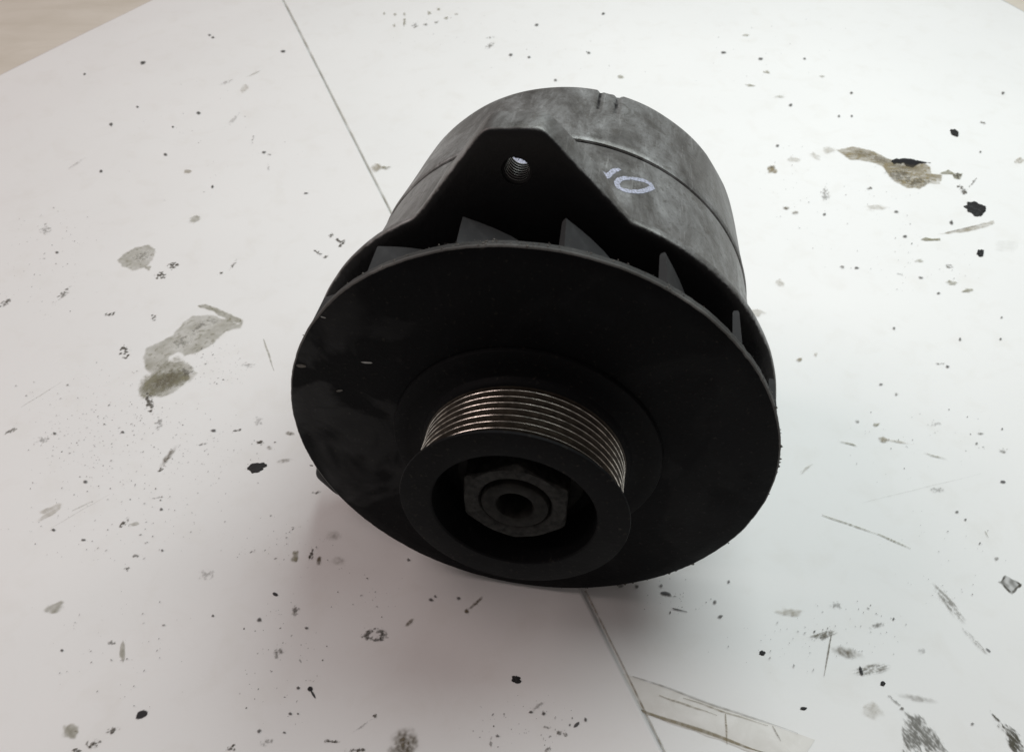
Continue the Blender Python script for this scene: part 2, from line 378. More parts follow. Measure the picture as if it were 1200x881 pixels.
MARKS = [
 (-0.214088,0.456926,0.00338,0.0,0.000861,-0.003326,'tan',0.5,0),
 (-0.19617,0.406093,0.00411,0.003135,0.001577,-0.003104,'oil',0.4,1),
 (-0.109963,0.391314,0.00108,-0.002093,-0.001369,-0.001409,'grit',0.9,0),
 (-0.102246,0.384133,0.001489,0.003632,0.001619,-0.001778,'grit',1,0),
 (-0.105256,0.387308,0.002431,-0.002286,-0.00041,-0.001306,'grit',0.9,0),
 (-0.115303,0.375539,0.003065,-0.001959,-0.000234,-0.00154,'grit',1,0),
 (-0.110275,0.372462,0.001746,0.001048,0.00056,-0.00144,'grit',0.9,0),
 (-0.285623,0.397812,0.004185,0.0,0.002133,-0.005735,'grit',0.35,1),
 (-0.198116,0.363382,0.003656,0.001038,0.001428,-0.00368,'grit',1,1),
 (-0.203085,0.355252,0.003795,0.00051,0.001235,-0.003641,'grit',0.95,1),
 (-0.211925,0.361891,0.002268,0.000646,0.000897,-0.002199,'oil',0.5,0),
 (-0.222163,0.323787,0.002808,0.001212,0.000988,-0.001938,'grit',0.9,1),
 (-0.197389,0.32079,0.000955,0.001705,0.002015,-0.002286,'grit',1,0),
 (-0.204961,0.295554,0.003628,0.0,0.001706,-0.00554,'grit',0.9,1),
 (-0.163056,0.364131,0.001205,0.004908,0.001263,-0.001074,'grit',0.6,1),
 (-0.168341,0.356717,0.002063,0.002202,0.000869,-0.001398,'grit',0.9,0),
 (-0.254272,0.33952,0.003064,0.00749,0.001784,-0.00182,'grit',0.6,1),
 (-0.284139,0.33328,0.002592,0.003642,0.001713,-0.00204,'grit',0.7,1),
 (-0.17881,0.276422,0.01146,0.008031,0.005541,-0.00902,'oil',0.62,1),
 (-0.17777,0.275842,0.008765,0.00613,0.003572,-0.005825,'brown',0.4,1),
 (-0.176997,0.303024,0.005185,0.00399,0.002063,-0.003423,'grit',0.3,1),
 (-0.171307,0.313248,0.004033,0.00521,0.002001,-0.002657,'grit',0.33,1),
 (-0.164175,0.318477,0.004347,0.001144,0.000945,-0.002595,'grit',0.25,1),
 (-0.218301,0.371697,0.004729,0.002176,0.001741,-0.003692,'grit',0.3,1),
 (-0.168723,0.281691,0.00438,0.002422,0.001773,-0.003328,'grit',0.4,1),
 (-0.182316,0.261115,0.001978,0.000481,0.003715,-0.008723,'grit',0.85,1),
 (-0.174497,0.248636,0.002529,0.0,0.0015,-0.005319,'grit',0.4,1),
 (-0.163807,0.22807,0.002441,0.00666,0.00162,-0.001224,'brown',0.65,1),
 (-0.165145,0.221191,0.001328,0.001873,0.000907,-0.00093,'grit',0.8,0),
 (-0.121413,0.23613,0.002942,-0.000311,0.000198,-0.001526,'grit',0.9,1),
 (-0.116694,0.233082,0.001644,0.0,0.000293,-0.001516,'brown',0.5,0),
 (-0.108376,0.241799,0.002963,-0.000317,0.000166,-0.001555,'brown',0.7,1),
 (-0.089772,0.207897,0.002627,0.000564,0.000348,-0.001143,'grit',0.9,1),
 (-0.107941,0.225595,0.004225,0.000942,0.000475,-0.001456,'brown',0.4,1),
 (-0.134563,0.243363,0.002121,0.001073,0.000501,-0.000983,'grit',0.8,0),
 (-0.149244,0.235111,0.002565,0.00172,0.000518,-0.00083,'grit',0.5,1),
 (-0.245515,0.243887,0.002615,0.001992,0.0011,-0.001424,'grit',0.6,1),
 (-0.227709,0.237666,0.003369,0.000802,0.001306,-0.002527,'grit',0.35,1),
 (-0.12529,0.249169,0.002953,0.0,0.000647,-0.003197,'grit',0.35,1),
 (-0.1382,0.286447,0.004025,0.0,0.000504,-0.002395,'grit',0.35,1),
 (-0.161833,0.205126,0.003271,0.000718,0.000293,-0.000679,'grit',0.6,1),
 (-0.173734,0.191659,0.001553,0.003258,0.001125,-0.00088,'grit',0.9,1),
 (-0.168627,0.191221,0.00283,0.000608,0.00049,-0.001078,'oil',0.35,1),
 (-0.163527,0.17548,0.001487,0.0,0.000434,-0.001447,'grit',0.6,0),
 (-0.165485,0.169145,0.001469,0.0,0.000372,-0.001212,'grit',0.7,0),
 (-0.190046,0.151372,0.003727,0.00168,0.001756,-0.002485,'oil',0.42,1),
 (-0.208926,0.197864,0.004548,0.004033,0.002017,-0.002329,'tan',0.3,1),
 (-0.156103,0.132441,0.001369,0.0,0.001635,-0.005263,'oil',0.45,1),
 (-0.161909,0.136687,0.001726,0.0,0.000399,-0.001249,'grit',0.6,0),
 (-0.166036,0.102268,0.003379,0.0,0.001253,-0.003565,'oil',0.5,1),
 (-0.141041,0.108073,0.001691,0.001662,0.001372,-0.001251,'black',0.85,1),
 (-0.150121,0.101804,0.002292,0.001547,0.001476,-0.001607,'grit',0.8,1),
 (-0.155763,0.097512,0.002961,0.000527,0.00093,-0.001795,'grit',0.95,1),
 (-0.160979,0.095095,0.002218,0.0,0.000312,-0.000902,'grit',0.9,1),
 (-0.099552,0.157487,0.001284,-0.000588,-0.000172,-0.000701,'black',0.8,0),
 (-0.090032,0.150241,0.002162,-0.000392,2e-05,-0.002963,'grit',0.7,1),
 (-0.093456,0.132441,0.001959,0.002481,0.002017,-0.001737,'grit',0.6,1),
 (-0.078435,0.117795,0.001196,0.0,0.00017,-0.001058,'black',0.9,0),
 (-0.076742,0.115492,0.001261,-0.001702,-0.000417,-0.000262,'black',0.8,0),
 (-0.091598,0.098425,0.002236,0.000834,0.000991,-0.001719,'grit',0.45,1),
 (-0.103823,0.095998,0.002203,0.000826,0.000687,-0.001134,'grit',0.9,1),
 (-0.067661,0.098425,0.003531,-0.000176,6.8e-05,-0.000761,'grit',0.75,1),
 (-0.094178,0.175274,0.001689,-0.000575,-0.000352,-0.002947,'oil',0.75,1),
 (-0.087471,0.176309,0.001323,-0.000302,-0.000112,-0.003651,'grit',1,1),
 (-0.083644,0.173215,0.001201,-0.000228,-1.4e-05,-0.002625,'brown',0.85,1),
 (-0.079053,0.185159,0.004539,0.0,0.000427,-0.002998,'brown',0.25,1),
 (-0.075104,0.173011,0.0037,0.0,0.000397,-0.002868,'brown',0.22,1),
 (-0.131332,0.166933,0.00439,0.0,0.000686,-0.002805,'grit',0.3,1),
 (-0.055548,0.139557,0.005208,0.0,0.000295,-0.002706,'gritring',0.8,1),
 (-0.039921,0.09873,0.006068,0.0,0.000494,-0.005802,'brown',0.75,1),
 (-0.041089,0.093895,0.006321,0.0,0.000318,-0.003589,'brown',0.7,1),
 (-0.018773,0.149865,0.000963,0.001062,0.00091,-0.00093,'brown',0.95,0),
 (-0.01533,0.153267,0.003605,0.003565,0.000642,-0.000735,'brown',0.75,1),
 (-0.041933,0.145028,0.001815,0.002085,0.000754,-0.00073,'brown',0.75,1),
 (-0.051739,0.107597,0.001415,0.000248,0.000226,-0.00078,'grit',0.8,0),
 (-0.0568,0.103667,0.003887,0.002862,0.000324,-0.000383,'grit',0.3,1),
 (-0.05799,0.095095,0.004436,0.0,0.00015,-0.001202,'grit',0.95,1),
 (0.024236,0.104292,0.001289,0.001005,0.000391,-0.000479,'black',0.7,0),
 (0.018941,0.101186,0.002512,-0.000429,-0.000272,-0.001215,'grit',0.6,1),
 (0.013223,0.103356,0.001613,0.0,-2.6e-05,-0.000934,'grit',0.45,0),
 (0.013318,0.095396,0.001242,0.000967,0.000789,-0.000922,'grit',0.6,0),
 (-0.007963,0.097512,0.000786,-0.000132,-0.000452,-0.002692,'grit',0.5,1),
 (0.009503,0.110949,0.003572,0.002893,0.000617,-0.000739,'grit',0.35,1),
 (0.064738,0.157874,0.002422,-0.000471,-0.000273,-0.000953,'black',0.7,1),
 (0.067108,0.156714,0.003067,-0.000721,-0.000135,-0.000415,'grit',0.8,1),
 (0.069321,0.150429,0.003651,-0.001002,-0.000134,-0.000365,'black',0.75,1),
 (0.182803,0.154029,0.003679,-0.009626,-0.002543,-0.001645,'streak',0.5,1),
 (0.187374,0.137401,0.00334,-0.006281,-0.001029,-0.000732,'streak',0.45,1),
 (0.191421,0.133496,0.000707,-0.000906,-0.000388,-0.000324,'black',0.6,0),
 (0.135735,0.152887,0.003563,0.0,-0.000493,-0.0019,'grit',0.4,1),
 (0.115032,0.14949,0.005871,-0.000556,-0.000681,-0.002242,'tan',0.35,1),
 (0.126418,0.139738,0.00645,0.001351,-9.2e-05,-0.002119,'streak',0.75,1),
 (0.134287,0.132792,0.006439,-0.00191,-0.001345,-0.002545,'brown',0.6,1),
 (0.142234,0.125863,0.008357,0.001141,-0.00035,-0.002369,'streak',0.7,1),
 (0.13799,0.12518,0.000701,0.000176,-2.9e-05,-0.00214,'black',0.8,1),
 (0.150323,0.144292,0.004395,0.001142,-4.6e-05,-0.001243,'grit',0.6,1),
 (0.156474,0.114511,0.007977,-0.001473,-0.000725,-0.001446,'brown',0.3,1),
 (0.137681,0.109986,0.004414,-0.001752,-0.001982,-0.003009,'tan',0.22,1),
 (0.147593,0.113534,0.00232,-0.002827,-0.000588,-0.000483,'grit',0.6,1),
 (0.149981,0.110627,0.001637,0.0,-0.0002,-0.000642,'grit',0.8,0),
 (0.164663,0.133496,0.002744,0.0,-0.000461,-0.001409,'grit',0.25,1),
 (0.210619,0.174243,0.001298,0.0,-0.000478,-0.001235,'grit',0.5,0),
 (0.255462,0.454085,0.010306,-0.002627,-0.002943,-0.007477,'grit',0.42,1),
 (0.247653,0.471429,0.007779,-0.003808,-0.002098,-0.004773,'brown',0.4,1),
 (0.264827,0.446604,0.009287,0.001292,-0.001505,-0.005539,'grit',0.45,1),
 (0.238137,0.478372,0.0096,-0.002505,-0.001792,-0.004952,'brown',0.3,1),
 (0.261261,0.463631,0.013864,-0.002625,-0.001802,-0.004802,'brown',0.35,1),
 (0.172344,0.460744,0.003679,0.0,-0.000995,-0.004795,'tan',0.8,1),
 (0.173227,0.463631,0.002483,-0.00125,-0.00075,-0.002052,'brown',0.7,0),
 (0.172598,0.4192,0.002688,0.0,-0.000454,-0.002077,'brown',0.85,0),
 (0.177462,0.414554,0.002673,0.0,-0.000464,-0.002053,'brown',0.85,0),
 (0.200766,0.432937,0.003466,0.000933,-0.001382,-0.009706,'grit',0.45,1),
 (0.230741,0.439257,0.002437,0.001538,-5e-06,-0.001979,'grit',0.8,0),
 (0.229206,0.41972,0.007811,0.001057,-0.000815,-0.003453,'tan',0.28,1),
 (0.293079,0.454085,0.003088,0.0,-0.001342,-0.003775,'grit',1,0),
 (0.300434,0.446604,0.00495,0.005679,0.000331,-0.000953,'grit',0.6,1),
 (0.255838,0.364131,0.00246,-0.000715,-0.000757,-0.001623,'grit',0.8,0),
 (0.25232,0.349811,0.003604,-0.000802,-0.000859,-0.001925,'oil',0.6,1),
 (0.258817,0.343389,0.003402,0.0,-0.000718,-0.00198,'oil',0.55,1),
 (0.240051,0.368652,0.00302,0.0,-0.000542,-0.001668,'oil',0.4,0),
 (0.22589,0.357084,0.002689,-0.000765,-0.000497,-0.001158,'grit',0.6,0),
 (0.193448,0.363682,0.001999,0.0,-0.000434,-0.001646,'grit',0.55,0),
 (0.178054,0.566715,0.003898,-0.001103,-0.000541,-0.002053,'oil',0.6,1),
 (0.153746,0.349811,0.002943,0.0,-0.000769,-0.0036,'tan',0.28,0),
 (0.189401,0.472414,0.005165,0.0,-0.000998,-0.004438,'tan',0.3,1),
 (0.216163,0.482897,0.00523,0.0,-0.001281,-0.005054,'tan',0.3,1),
 (0.204708,0.476377,0.003032,-0.003982,-0.001987,-0.003448,'tan',0.22,1),
 (0.341183,0.470937,0.004011,0.0,-0.001993,-0.004914,'tan',0.4,1),
 (0.33397,0.517065,0.001922,-0.001683,-0.001187,-0.002055,'grit',0.75,0),
 (0.296045,0.38177,0.008195,0.0,-0.002783,-0.007069,'oil',0.06,1),
 (0.22436,0.287947,0.003138,0.0,-0.000287,-0.000842,'grit',0.6,1),
 (0.195642,0.266699,0.001157,-0.001127,-0.000807,-0.001073,'grit',0.6,0),
 (0.151511,0.290666,0.002117,0.000934,7.4e-05,-0.001824,'tan',0.65,0),
 (0.160831,0.294019,0.001131,0.0,-0.000371,-0.001532,'tan',0.4,0),
 (0.171056,0.249915,0.001352,0.0,-0.000354,-0.001282,'grit',0.6,0),
 (0.179499,0.247574,0.001893,0.0,-0.00037,-0.001272,'oil',0.6,0),
 (0.180402,0.238694,0.002528,-0.000933,-0.001121,-0.002188,'tan',0.6,1),
 (0.186977,0.237153,0.00684,-0.001601,-0.000318,-0.000706,'tan',0.3,1),
 (0.162917,0.23613,0.003997,-0.001454,-0.000287,-0.000592,'oil',0.6,1),
 (0.20187,0.228568,0.005257,-0.001933,-0.000321,-0.000577,'oil',0.4,1),
 (0.208369,0.24784,0.003789,0.0,-0.000465,-0.001379,'grit',0.4,1),
 (0.228785,0.242319,0.001885,-0.000452,-0.000423,-0.000821,'grit',0.7,0),
 (0.236279,0.232073,0.002461,0.0,-0.000593,-0.001511,'grit',0.6,0),
 (0.228898,0.214279,0.001619,-0.000371,-0.000504,-0.000934,'black',0.7,0),
 (0.196712,0.20976,0.003555,0.0,-0.000634,-0.001868,'grit',0.4,1),
 (0.138561,0.221191,0.003436,0.00281,0.000343,-0.000744,'tan',0.35,1),
 (0.135107,0.3258,0.004741,0.0,-0.000784,-0.004037,'tan',0.35,1),
 (-0.088982,0.666556,0.001412,0.0,0.000641,-0.007465,'oil',0.5,0),
 (-0.079625,0.660619,0.00309,0.0,0.000365,-0.004723,'grit',0.7,0),
 (-0.07102,0.662097,0.00225,0.0,0.000224,-0.003256,'grit',0.65,0),
 (-0.062384,0.66581,0.002174,0.000828,0.000464,-0.00323,'grit',0.6,0),
 (-0.054717,0.673016,0.00199,0.0,0.000159,-0.003023,'oil',0.5,0),
 (-0.096898,0.660619,0.001404,0.0,0.000278,-0.002952,'oil',0.5,0),
 (-0.09015,0.68017,0.001431,0.0,0.000316,-0.003678,'oil',0.4,0),
 (-0.098021,0.68017,0.001431,0.0,0.000286,-0.003065,'oil',0.45,0),
 (-0.107479,0.681705,0.001576,0.0,0.000314,-0.003074,'oil',0.5,0),
 (-0.069554,0.682474,0.001881,-0.002155,-0.000541,-0.002666,'oil',0.5,0),
 (-0.062075,0.689446,0.001732,0.0,0.000146,-0.002495,'oil',0.55,0),
 (-0.046506,0.68017,0.001717,0.0,9.5e-05,-0.002145,'oil',0.4,0),
 (-0.017423,0.640787,0.003761,0.000681,0.000169,-0.002829,'grit',0.6,0),
 (-0.017674,0.627754,0.004035,0.004842,0.001011,-0.003354,'grit',0.6,1),
 (0.082173,0.579694,0.002912,0.0,-0.000282,-0.003259,'oil',0.5,0),
 (-0.089634,0.462666,0.004538,0.0,0.000622,-0.005781,'tan',0.55,1),
 (-0.083961,0.462666,0.003404,0.0,0.000194,-0.001927,'oil',0.5,0),
 (0.194512,0.586129,0.002983,-0.001103,-0.000662,-0.002252,'oil',0.55,0),
 (0.197132,0.551482,0.004532,0.00072,-0.000393,-0.002351,'oil',0.28,1),
 (0.189201,0.644635,0.003456,0.0,-0.0004,-0.002146,'oil',0.4,0),
 (0.235026,0.580321,0.00218,-0.001299,-0.000748,-0.001939,'oil',0.4,0),
 (-0.21371,0.56916,0.004888,0.004591,0.000997,-0.002273,'grit',0.35,1),
 (-0.178875,0.493645,0.001248,-0.000537,0.000385,-0.007009,'grit',0.45,1),
 (-0.197391,0.521461,0.002566,0.007809,0.001506,-0.001952,'grit',0.25,1),
 (-0.1954,0.582838,0.00479,0.005332,0.000814,-0.001829,'oil',0.25,1),
 (-0.198461,0.560658,0.00271,-0.002407,-0.000663,-0.007297,'tan',0.25,1),
 (-0.290669,0.466538,0.003823,0.007809,0.001207,-0.001593,'grit',0.22,1),
 (-0.161122,0.459786,0.001131,0.0,0.001115,-0.005741,'grit',0.3,0),
 (-0.162998,0.475383,0.002136,0.00069,0.000404,-0.001369,'grit',0.7,0)]
SPECKS = [
 (-0.284969,0.598221,0.001979,0.0,0.000767,-0.002605),
 (-0.244365,0.643206,0.001104,0.0,0.000447,-0.001854),
 (-0.240588,0.638945,0.001237,0.0,0.000405,-0.001697),
 (-0.18018,0.616809,0.002017,0.0,0.000346,-0.001894),
 (-0.324156,0.581578,0.000972,0.0,0.000557,-0.001636),
 (-0.282055,0.512713,0.001323,0.0,0.000692,-0.002165),
 (-0.270036,0.534912,0.000925,0.0,0.000407,-0.001365),
 (-0.224569,0.528136,0.00153,0.0,0.000448,-0.001793),
 (-0.23817,0.510553,0.00084,0.0,0.00035,-0.001293),
 (-0.234392,0.477373,0.00127,0.0,0.000414,-0.001497),
 (-0.271302,0.457877,0.001128,0.0,0.000499,-0.001524),
 (-0.192974,0.439257,0.000717,0.0,0.000434,-0.00182),
 (-0.16762,0.478372,0.001387,0.0,0.000356,-0.0018),
 (-0.131838,0.432937,0.001313,0.0,0.000147,-0.000896),
 (-0.270226,0.375539,0.000914,0.0,0.00042,-0.001159),
 (-0.145846,0.243363,0.001045,0.0,0.000224,-0.000941),
 (-0.18982,0.242319,0.000834,0.0,0.000226,-0.000729),
 (-0.198386,0.213521,0.000954,0.0,0.000322,-0.000946),
 (-0.223005,0.241799,0.000834,0.0,0.000322,-0.000884),
 (-0.188773,0.183026,0.00113,0.0,0.000174,-0.00051),
 (-0.20384,0.188174,0.000761,0.0,0.000253,-0.000693),
 (-0.1527,0.177973,0.000635,0.0,0.000174,-0.000626),
 (-0.15888,0.198762,0.000698,0.0,0.000188,-0.000674),
 (-0.180787,0.133496,0.000686,0.0,0.00019,-0.000528),
 (-0.103916,0.146136,0.000914,0.0,0.000164,-0.000814),
 (-0.083972,0.14246,0.000698,0.0,0.000102,-0.00062),
 (-0.123524,0.147994,0.000529,0.0,0.000133,-0.000559),
 (-0.083144,0.118126,0.000665,0.0,0.000102,-0.000596),
 (-0.08442,0.108391,0.000652,0.0,9.5e-05,-0.000541),
 (-0.081486,0.108391,0.000489,0.0,7e-05,-0.000413),
 (-0.095022,0.101958,0.00074,0.0,0.000137,-0.000681),
 (-0.085452,0.101495,0.000546,0.0,7.8e-05,-0.000433),
 (-0.033968,0.154794,0.00093,0.0,5e-05,-0.000765),
 (-0.032274,0.156329,0.00061,0.0,4e-05,-0.000654),
 (-0.02238,0.15556,0.000716,0.0,3.1e-05,-0.000729),
 (0.00718,0.109028,0.000718,0.0,-8e-06,-0.00051),
 (0.01206,0.108391,0.000717,0.0,-1.5e-05,-0.000604),
 (0.027901,0.106175,0.000519,0.0,-4.2e-05,-0.000725),
 (-0.005447,0.100262,0.000641,0.0,6e-06,-0.000553),
 (-0.0448,0.173421,0.00074,0.0,6.1e-05,-0.000739),
 (0.05282,0.16099,0.000796,0.0,-9e-05,-0.000901),
 (0.04598,0.161382,0.001303,0.0,-6.8e-05,-0.000785),
 (0.063177,0.161382,0.000652,0.0,-8.9e-05,-0.000746),
 (0.084618,0.154029,0.000678,0.0,-0.000123,-0.000763),
 (0.086052,0.147621,0.001058,0.0,-0.000111,-0.00067),
 (0.092085,0.163154,0.000654,0.0,-0.000109,-0.000632),
 (0.201575,0.197864,0.000774,0.0,-0.000207,-0.000583),
 (0.203996,0.19386,0.000615,0.0,-0.00016,-0.000442),
 (0.157418,0.146878,0.000458,0.0,-0.000181,-0.000594),
 (0.174409,0.104918,0.000582,0.0,-0.000173,-0.00047),
 (0.202439,0.540062,0.001178,0.0,-0.000435,-0.001956),
 (0.240798,0.41541,0.001391,0.0,-0.000342,-0.001114),
 (0.271461,0.404422,0.001055,0.0,-0.000701,-0.002),
 (0.238598,0.391314,0.001245,0.0,-0.000353,-0.001128),
 (0.236081,0.354157,0.001233,0.0,-0.000356,-0.001093),
 (0.201511,0.363009,0.001249,0.0,-0.000267,-0.000971),
 (0.208082,0.313248,0.000838,0.0,-0.000296,-0.000973),
 (0.241295,0.305234,0.000644,0.0,-0.00043,-0.001204),
 (0.189411,0.273532,0.001096,0.0,-0.00022,-0.000748),
 (0.241696,0.340922,0.001066,0.0,-0.000287,-0.000843),
 (-0.001004,0.612766,0.001473,0.0,2e-06,-0.002013),
 (0.060425,0.615457,0.001276,0.0,-0.000116,-0.001889),
 (0.076724,0.682474,0.001291,0.0,-0.000157,-0.002155),
 (0.166734,0.616809,0.002151,0.0,-0.00032,-0.001894),
 (0.19352,0.606101,0.001596,0.0,-0.000394,-0.001986),
 (0.227928,0.606498,0.001198,0.0,-0.000371,-0.00159),
 (0.250805,0.555868,0.001072,0.0,-0.000452,-0.001668),
 (0.363491,0.557061,0.001137,0.0,-0.000609,-0.001553),
 (0.181903,0.488493,0.00117,0.0,-0.000304,-0.001434),
 (0.233485,0.524786,0.000914,0.0,-0.000435,-0.001669),
 (0.242629,0.524786,0.000793,0.0,-0.000362,-0.001335),
 (0.19521,0.412847,0.00096,0.0,-0.000297,-0.001192),
 (0.270069,0.321786,0.000613,0.0,-0.00026,-0.000665),
 (0.263271,0.305551,0.00069,0.0,-0.000297,-0.000761),
 (0.227889,0.285849,0.000894,0.0,-0.000249,-0.000717),
 (0.224656,0.23613,0.000661,0.0,-0.000227,-0.000613),
 (0.240488,0.244936,0.000545,0.0,-0.000205,-0.000525),
 (0.013337,0.608756,0.001067,0.0,-2.2e-05,-0.001597),
 (0.032804,0.574088,0.001286,0.0,-6e-05,-0.001734),
 (0.020392,0.662097,0.001547,0.0,-4.1e-05,-0.002072),
 (0.318449,0.481383,0.000812,0.0,-0.000452,-0.001209),
 (0.362708,0.555868,0.000757,0.0,-0.00056,-0.001429),
 (-0.091452,0.30114,0.000457,0.0,8.5e-05,-0.000626)]
ZONES = [
 (-0.178142,0.231067,0.069619,0.0,0.011203,-0.037803,420),
 (-0.20941,0.257264,0.04701,0.0,0.010981,-0.032896,130),
 (-0.265489,0.351616,0.034415,0.0,0.01603,-0.043575,70),
 (-0.156395,0.285849,0.022342,0.0,0.006424,-0.026943,110),
 (-0.175209,0.189041,0.057133,0.0,0.006816,-0.021748,110),
 (-0.277253,0.397812,0.036618,0.0,0.014832,-0.041078,50),
 (-0.101267,0.180488,0.030005,0.0,0.00349,-0.018973,60),
 (-0.092108,0.130693,0.020468,0.0,0.00579,-0.031479,70),
 (0.006484,0.10586,0.02918,0.0,-0.000172,-0.012596,60),
 (0.135881,0.141368,0.031357,0.0,-0.004834,-0.018193,70),
 (0.21381,0.414554,0.058798,0.0,-0.01879,-0.068951,90),
 (0.24082,0.366384,0.040137,0.0,-0.012353,-0.037776,50),
 (0.202249,0.619522,0.087641,0.0,-0.016799,-0.082196,50),
 (-0.056253,0.662097,0.063285,0.0,0.003238,-0.059403,40),
 (0.198226,0.23613,0.045427,0.0,-0.010043,-0.030712,60),
 (0.071721,0.156329,0.021516,0.0,-0.001574,-0.011555,30),
 (-0.207436,0.499908,0.082974,0.0,0.025445,-0.106715,60),
 (-0.060963,0.156329,0.021516,0.0,0.002232,-0.019275,30),
 (0.186108,0.176309,0.033499,0.0,-0.008494,-0.024937,40),
 (0.184435,0.450327,0.027945,0.0,-0.012673,-0.05637,40),
 (-0.161459,0.134202,0.041224,0.0,0.010222,-0.031923,60),
 (0.103059,0.134202,0.027482,0.0,-0.00289,-0.014143,30),
 (0.067416,0.619522,0.101124,0.0,-0.004657,-0.068353,40)]
CRUMBS = [
 (0.292483,0.418422,0.00525,-0.003157,-0.003059,-0.005452),
 (0.308913,0.504135,0.001641,-0.002655,-0.002242,-0.00331),
 (0.001674,0.12146,0.001634,-0.000597,-0.000532,-0.001451),
 (0.100303,0.132441,0.001164,0.0,-0.000182,-0.000912),
 (0.145145,0.120288,0.000935,0.0,-0.000257,-0.000869),
 (0.111868,0.110788,0.001179,0.0,-0.000135,-0.000578),
 (-0.120534,0.221677,0.004111,0.001113,0.000904,-0.002379),
 (0.278752,0.375926,0.001629,-0.001137,-0.001781,-0.002906)]
SCR = [
 ((-0.19701,0.70877),(-0.07301,0.40804),0.001212,'seam',0.48),  # seam lines: shadow of the sheet edge painted in, with gathered dirt
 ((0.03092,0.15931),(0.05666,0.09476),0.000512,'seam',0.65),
 ((0.04734,0.12281),(0.10762,0.10149),0.000576,'brown',0.42),
 ((0.04905,0.10999),(0.0964,0.0939),0.00096,'tan',0.8),
 ((0.09856,0.10429),(0.1006,0.09873),0.000448,'brown',0.5),
 ((0.08154,0.10871),(0.08027,0.09751),0.000512,'tan',0.6),
 ((0.06602,0.11451),(0.09695,0.10429),0.000448,'tan',0.5),
 ((0.05689,0.11549),(0.07817,0.10807),0.000512,'tan',0.5),
 ((-0.13394,0.30555),(-0.12372,0.28228),0.000674,'oil',0.45),
 ((-0.24617,0.25836),(-0.23148,0.27468),0.000376,'oil',0.25),
 ((0.13989,0.19608),(0.1629,0.18602),0.00048,'oil',0.7),
 ((0.16226,0.18645),(0.17475,0.17923),0.000576,'oil',0.65),
 ((0.12994,0.13992),(0.12281,0.12314),0.000448,'brown',0.7),
 ((0.26409,0.39455),(0.28957,0.40276),0.000608,'brown',0.6),
 ((0.15989,0.20238),(0.22063,0.21877),0.000322,'oil',0.12),
 ((0.21069,0.18817),(0.2109,0.18473),0.000384,'oil',0.5),
 ((-0.20568,0.18904),(-0.18476,0.20697),0.000384,'oil',0.12),
 ((-0.19925,0.19786),(-0.19139,0.20329),0.00064,'oil',0.2)]
def seg_dist(px, py, a, b_):
    dx, dy = b_[0] - a[0], b_[1] - a[1]; t = max(0, min(1, ((px - a[0]) * dx + (py - a[1]) * dy) / (dx * dx + dy * dy + 1e-12)))
    return math.hypot(px - a[0] - t * dx, py - a[1] - t * dy)
for pts, kind, s in FILMS:
    xs = [p[0] for p in pts]; ys = [p[1] for p in pts]; pad = 0.0015
    soft = 0.30 * min(max(xs) - min(xs), max(ys) - min(ys)); n_ = len(pts)
    soft = max(0.0015, min(soft, 0.0045))
    def dfun(x, y, pts=pts, n_=n_, soft=soft, cx=sum(xs) / n_, cy=sum(ys) / n_):
        ins = False; dm = 9
        for i in range(n_):
            a, b_ = pts[i], pts[(i + 1) % n_]
            if (a[1] > y) != (b_[1] > y) and x < (b_[0] - a[0]) * (y - a[1]) / (b_[1] - a[1]) + a[0]: ins = not ins
            dm = min(dm, seg_dist(x, y, a, b_))
        d = 0.92 - dm / soft if ins else 0.92 + dm / soft * 1.2
        return max(0, d), (x - cx) / 0.01, (y - cy) / 0.01
    patch((min(xs) - pad, max(xs) + pad, min(ys) - pad, max(ys) + pad), kind, s, dfun, 0.00028, False, True)
for gx, gy, ax, ay, bx_, by_, kind, s, big in MARKS:
    det = ax * by_ - ay * bx_
    def dfun(x, y, gx=gx, gy=gy, ax=ax, ay=ay, bx_=bx_, by_=by_, det=det):
        px, py = x - gx, y - gy
        u = (px * by_ - py * bx_) / det; w = (ax * py - ay * px) / det
        return math.hypot(u, w), u, w
    ex = (abs(ax) + abs(bx_)) * 1.2; ey = (abs(ay) + abs(by_)) * 1.2
    cell = max(0.00014, min(math.hypot(ax, ay), math.hypot(bx_, by_)) / 5)
    cell = min(cell, 0.00035)
    patch((gx - ex, gx + ex, gy - ey, gy + ey), kind, s, dfun, cell, not big)
def blob(x, y, ax, ay, bx_, by_, tint, cov):
    L_ = side(x, y) > 0; V, F, Cv, T = stuff[0 if L_ else 1]; b0 = len(V); count[0] += 1
    n_ = 9; off = 0.00030 + (count[0] % 400) * 0.0000012
    V.append((x, y, ground_z(x, y) + off)); Cv.append(cov); T.append(tint)
    for ring, rad in ((0, 0.55), (1, 1.25)):
        for k in range(n_):
            a = 2 * PI * k / n_; r = rad * (1 + 0.55 * noise.noise((math.cos(a) * 1.3 + x * 900, math.sin(a) * 1.3 + y * 900, 0)))
            px = x + r * (ax * math.cos(a) + bx_ * math.sin(a)); py = y + r * (ay * math.cos(a) + by_ * math.sin(a))
            V.append((px, py, ground_z(px, py) + off)); Cv.append(cov if ring == 0 else 0.0); T.append(tint)
    for k in range(n_):
        l = (k + 1) % n_
        F.append((b0, b0 + 1 + k, b0 + 1 + l)); F.append((b0 + 1 + k, b0 + 1 + n_ + k, b0 + 1 + n_ + l, b0 + 1 + l))
for x, y, ax, ay, bx_, by_ in SPECKS:
    blob(x, y, ax * 1.05, ay * 1.05, bx_ * 1.05, by_ * 1.05, (0.05, 0.047, 0.042), 0.50 + 0.38 * (0.5 + 0.5 * noise.noise((x * 400, y * 400, 2))))
rnd = random.Random(11)
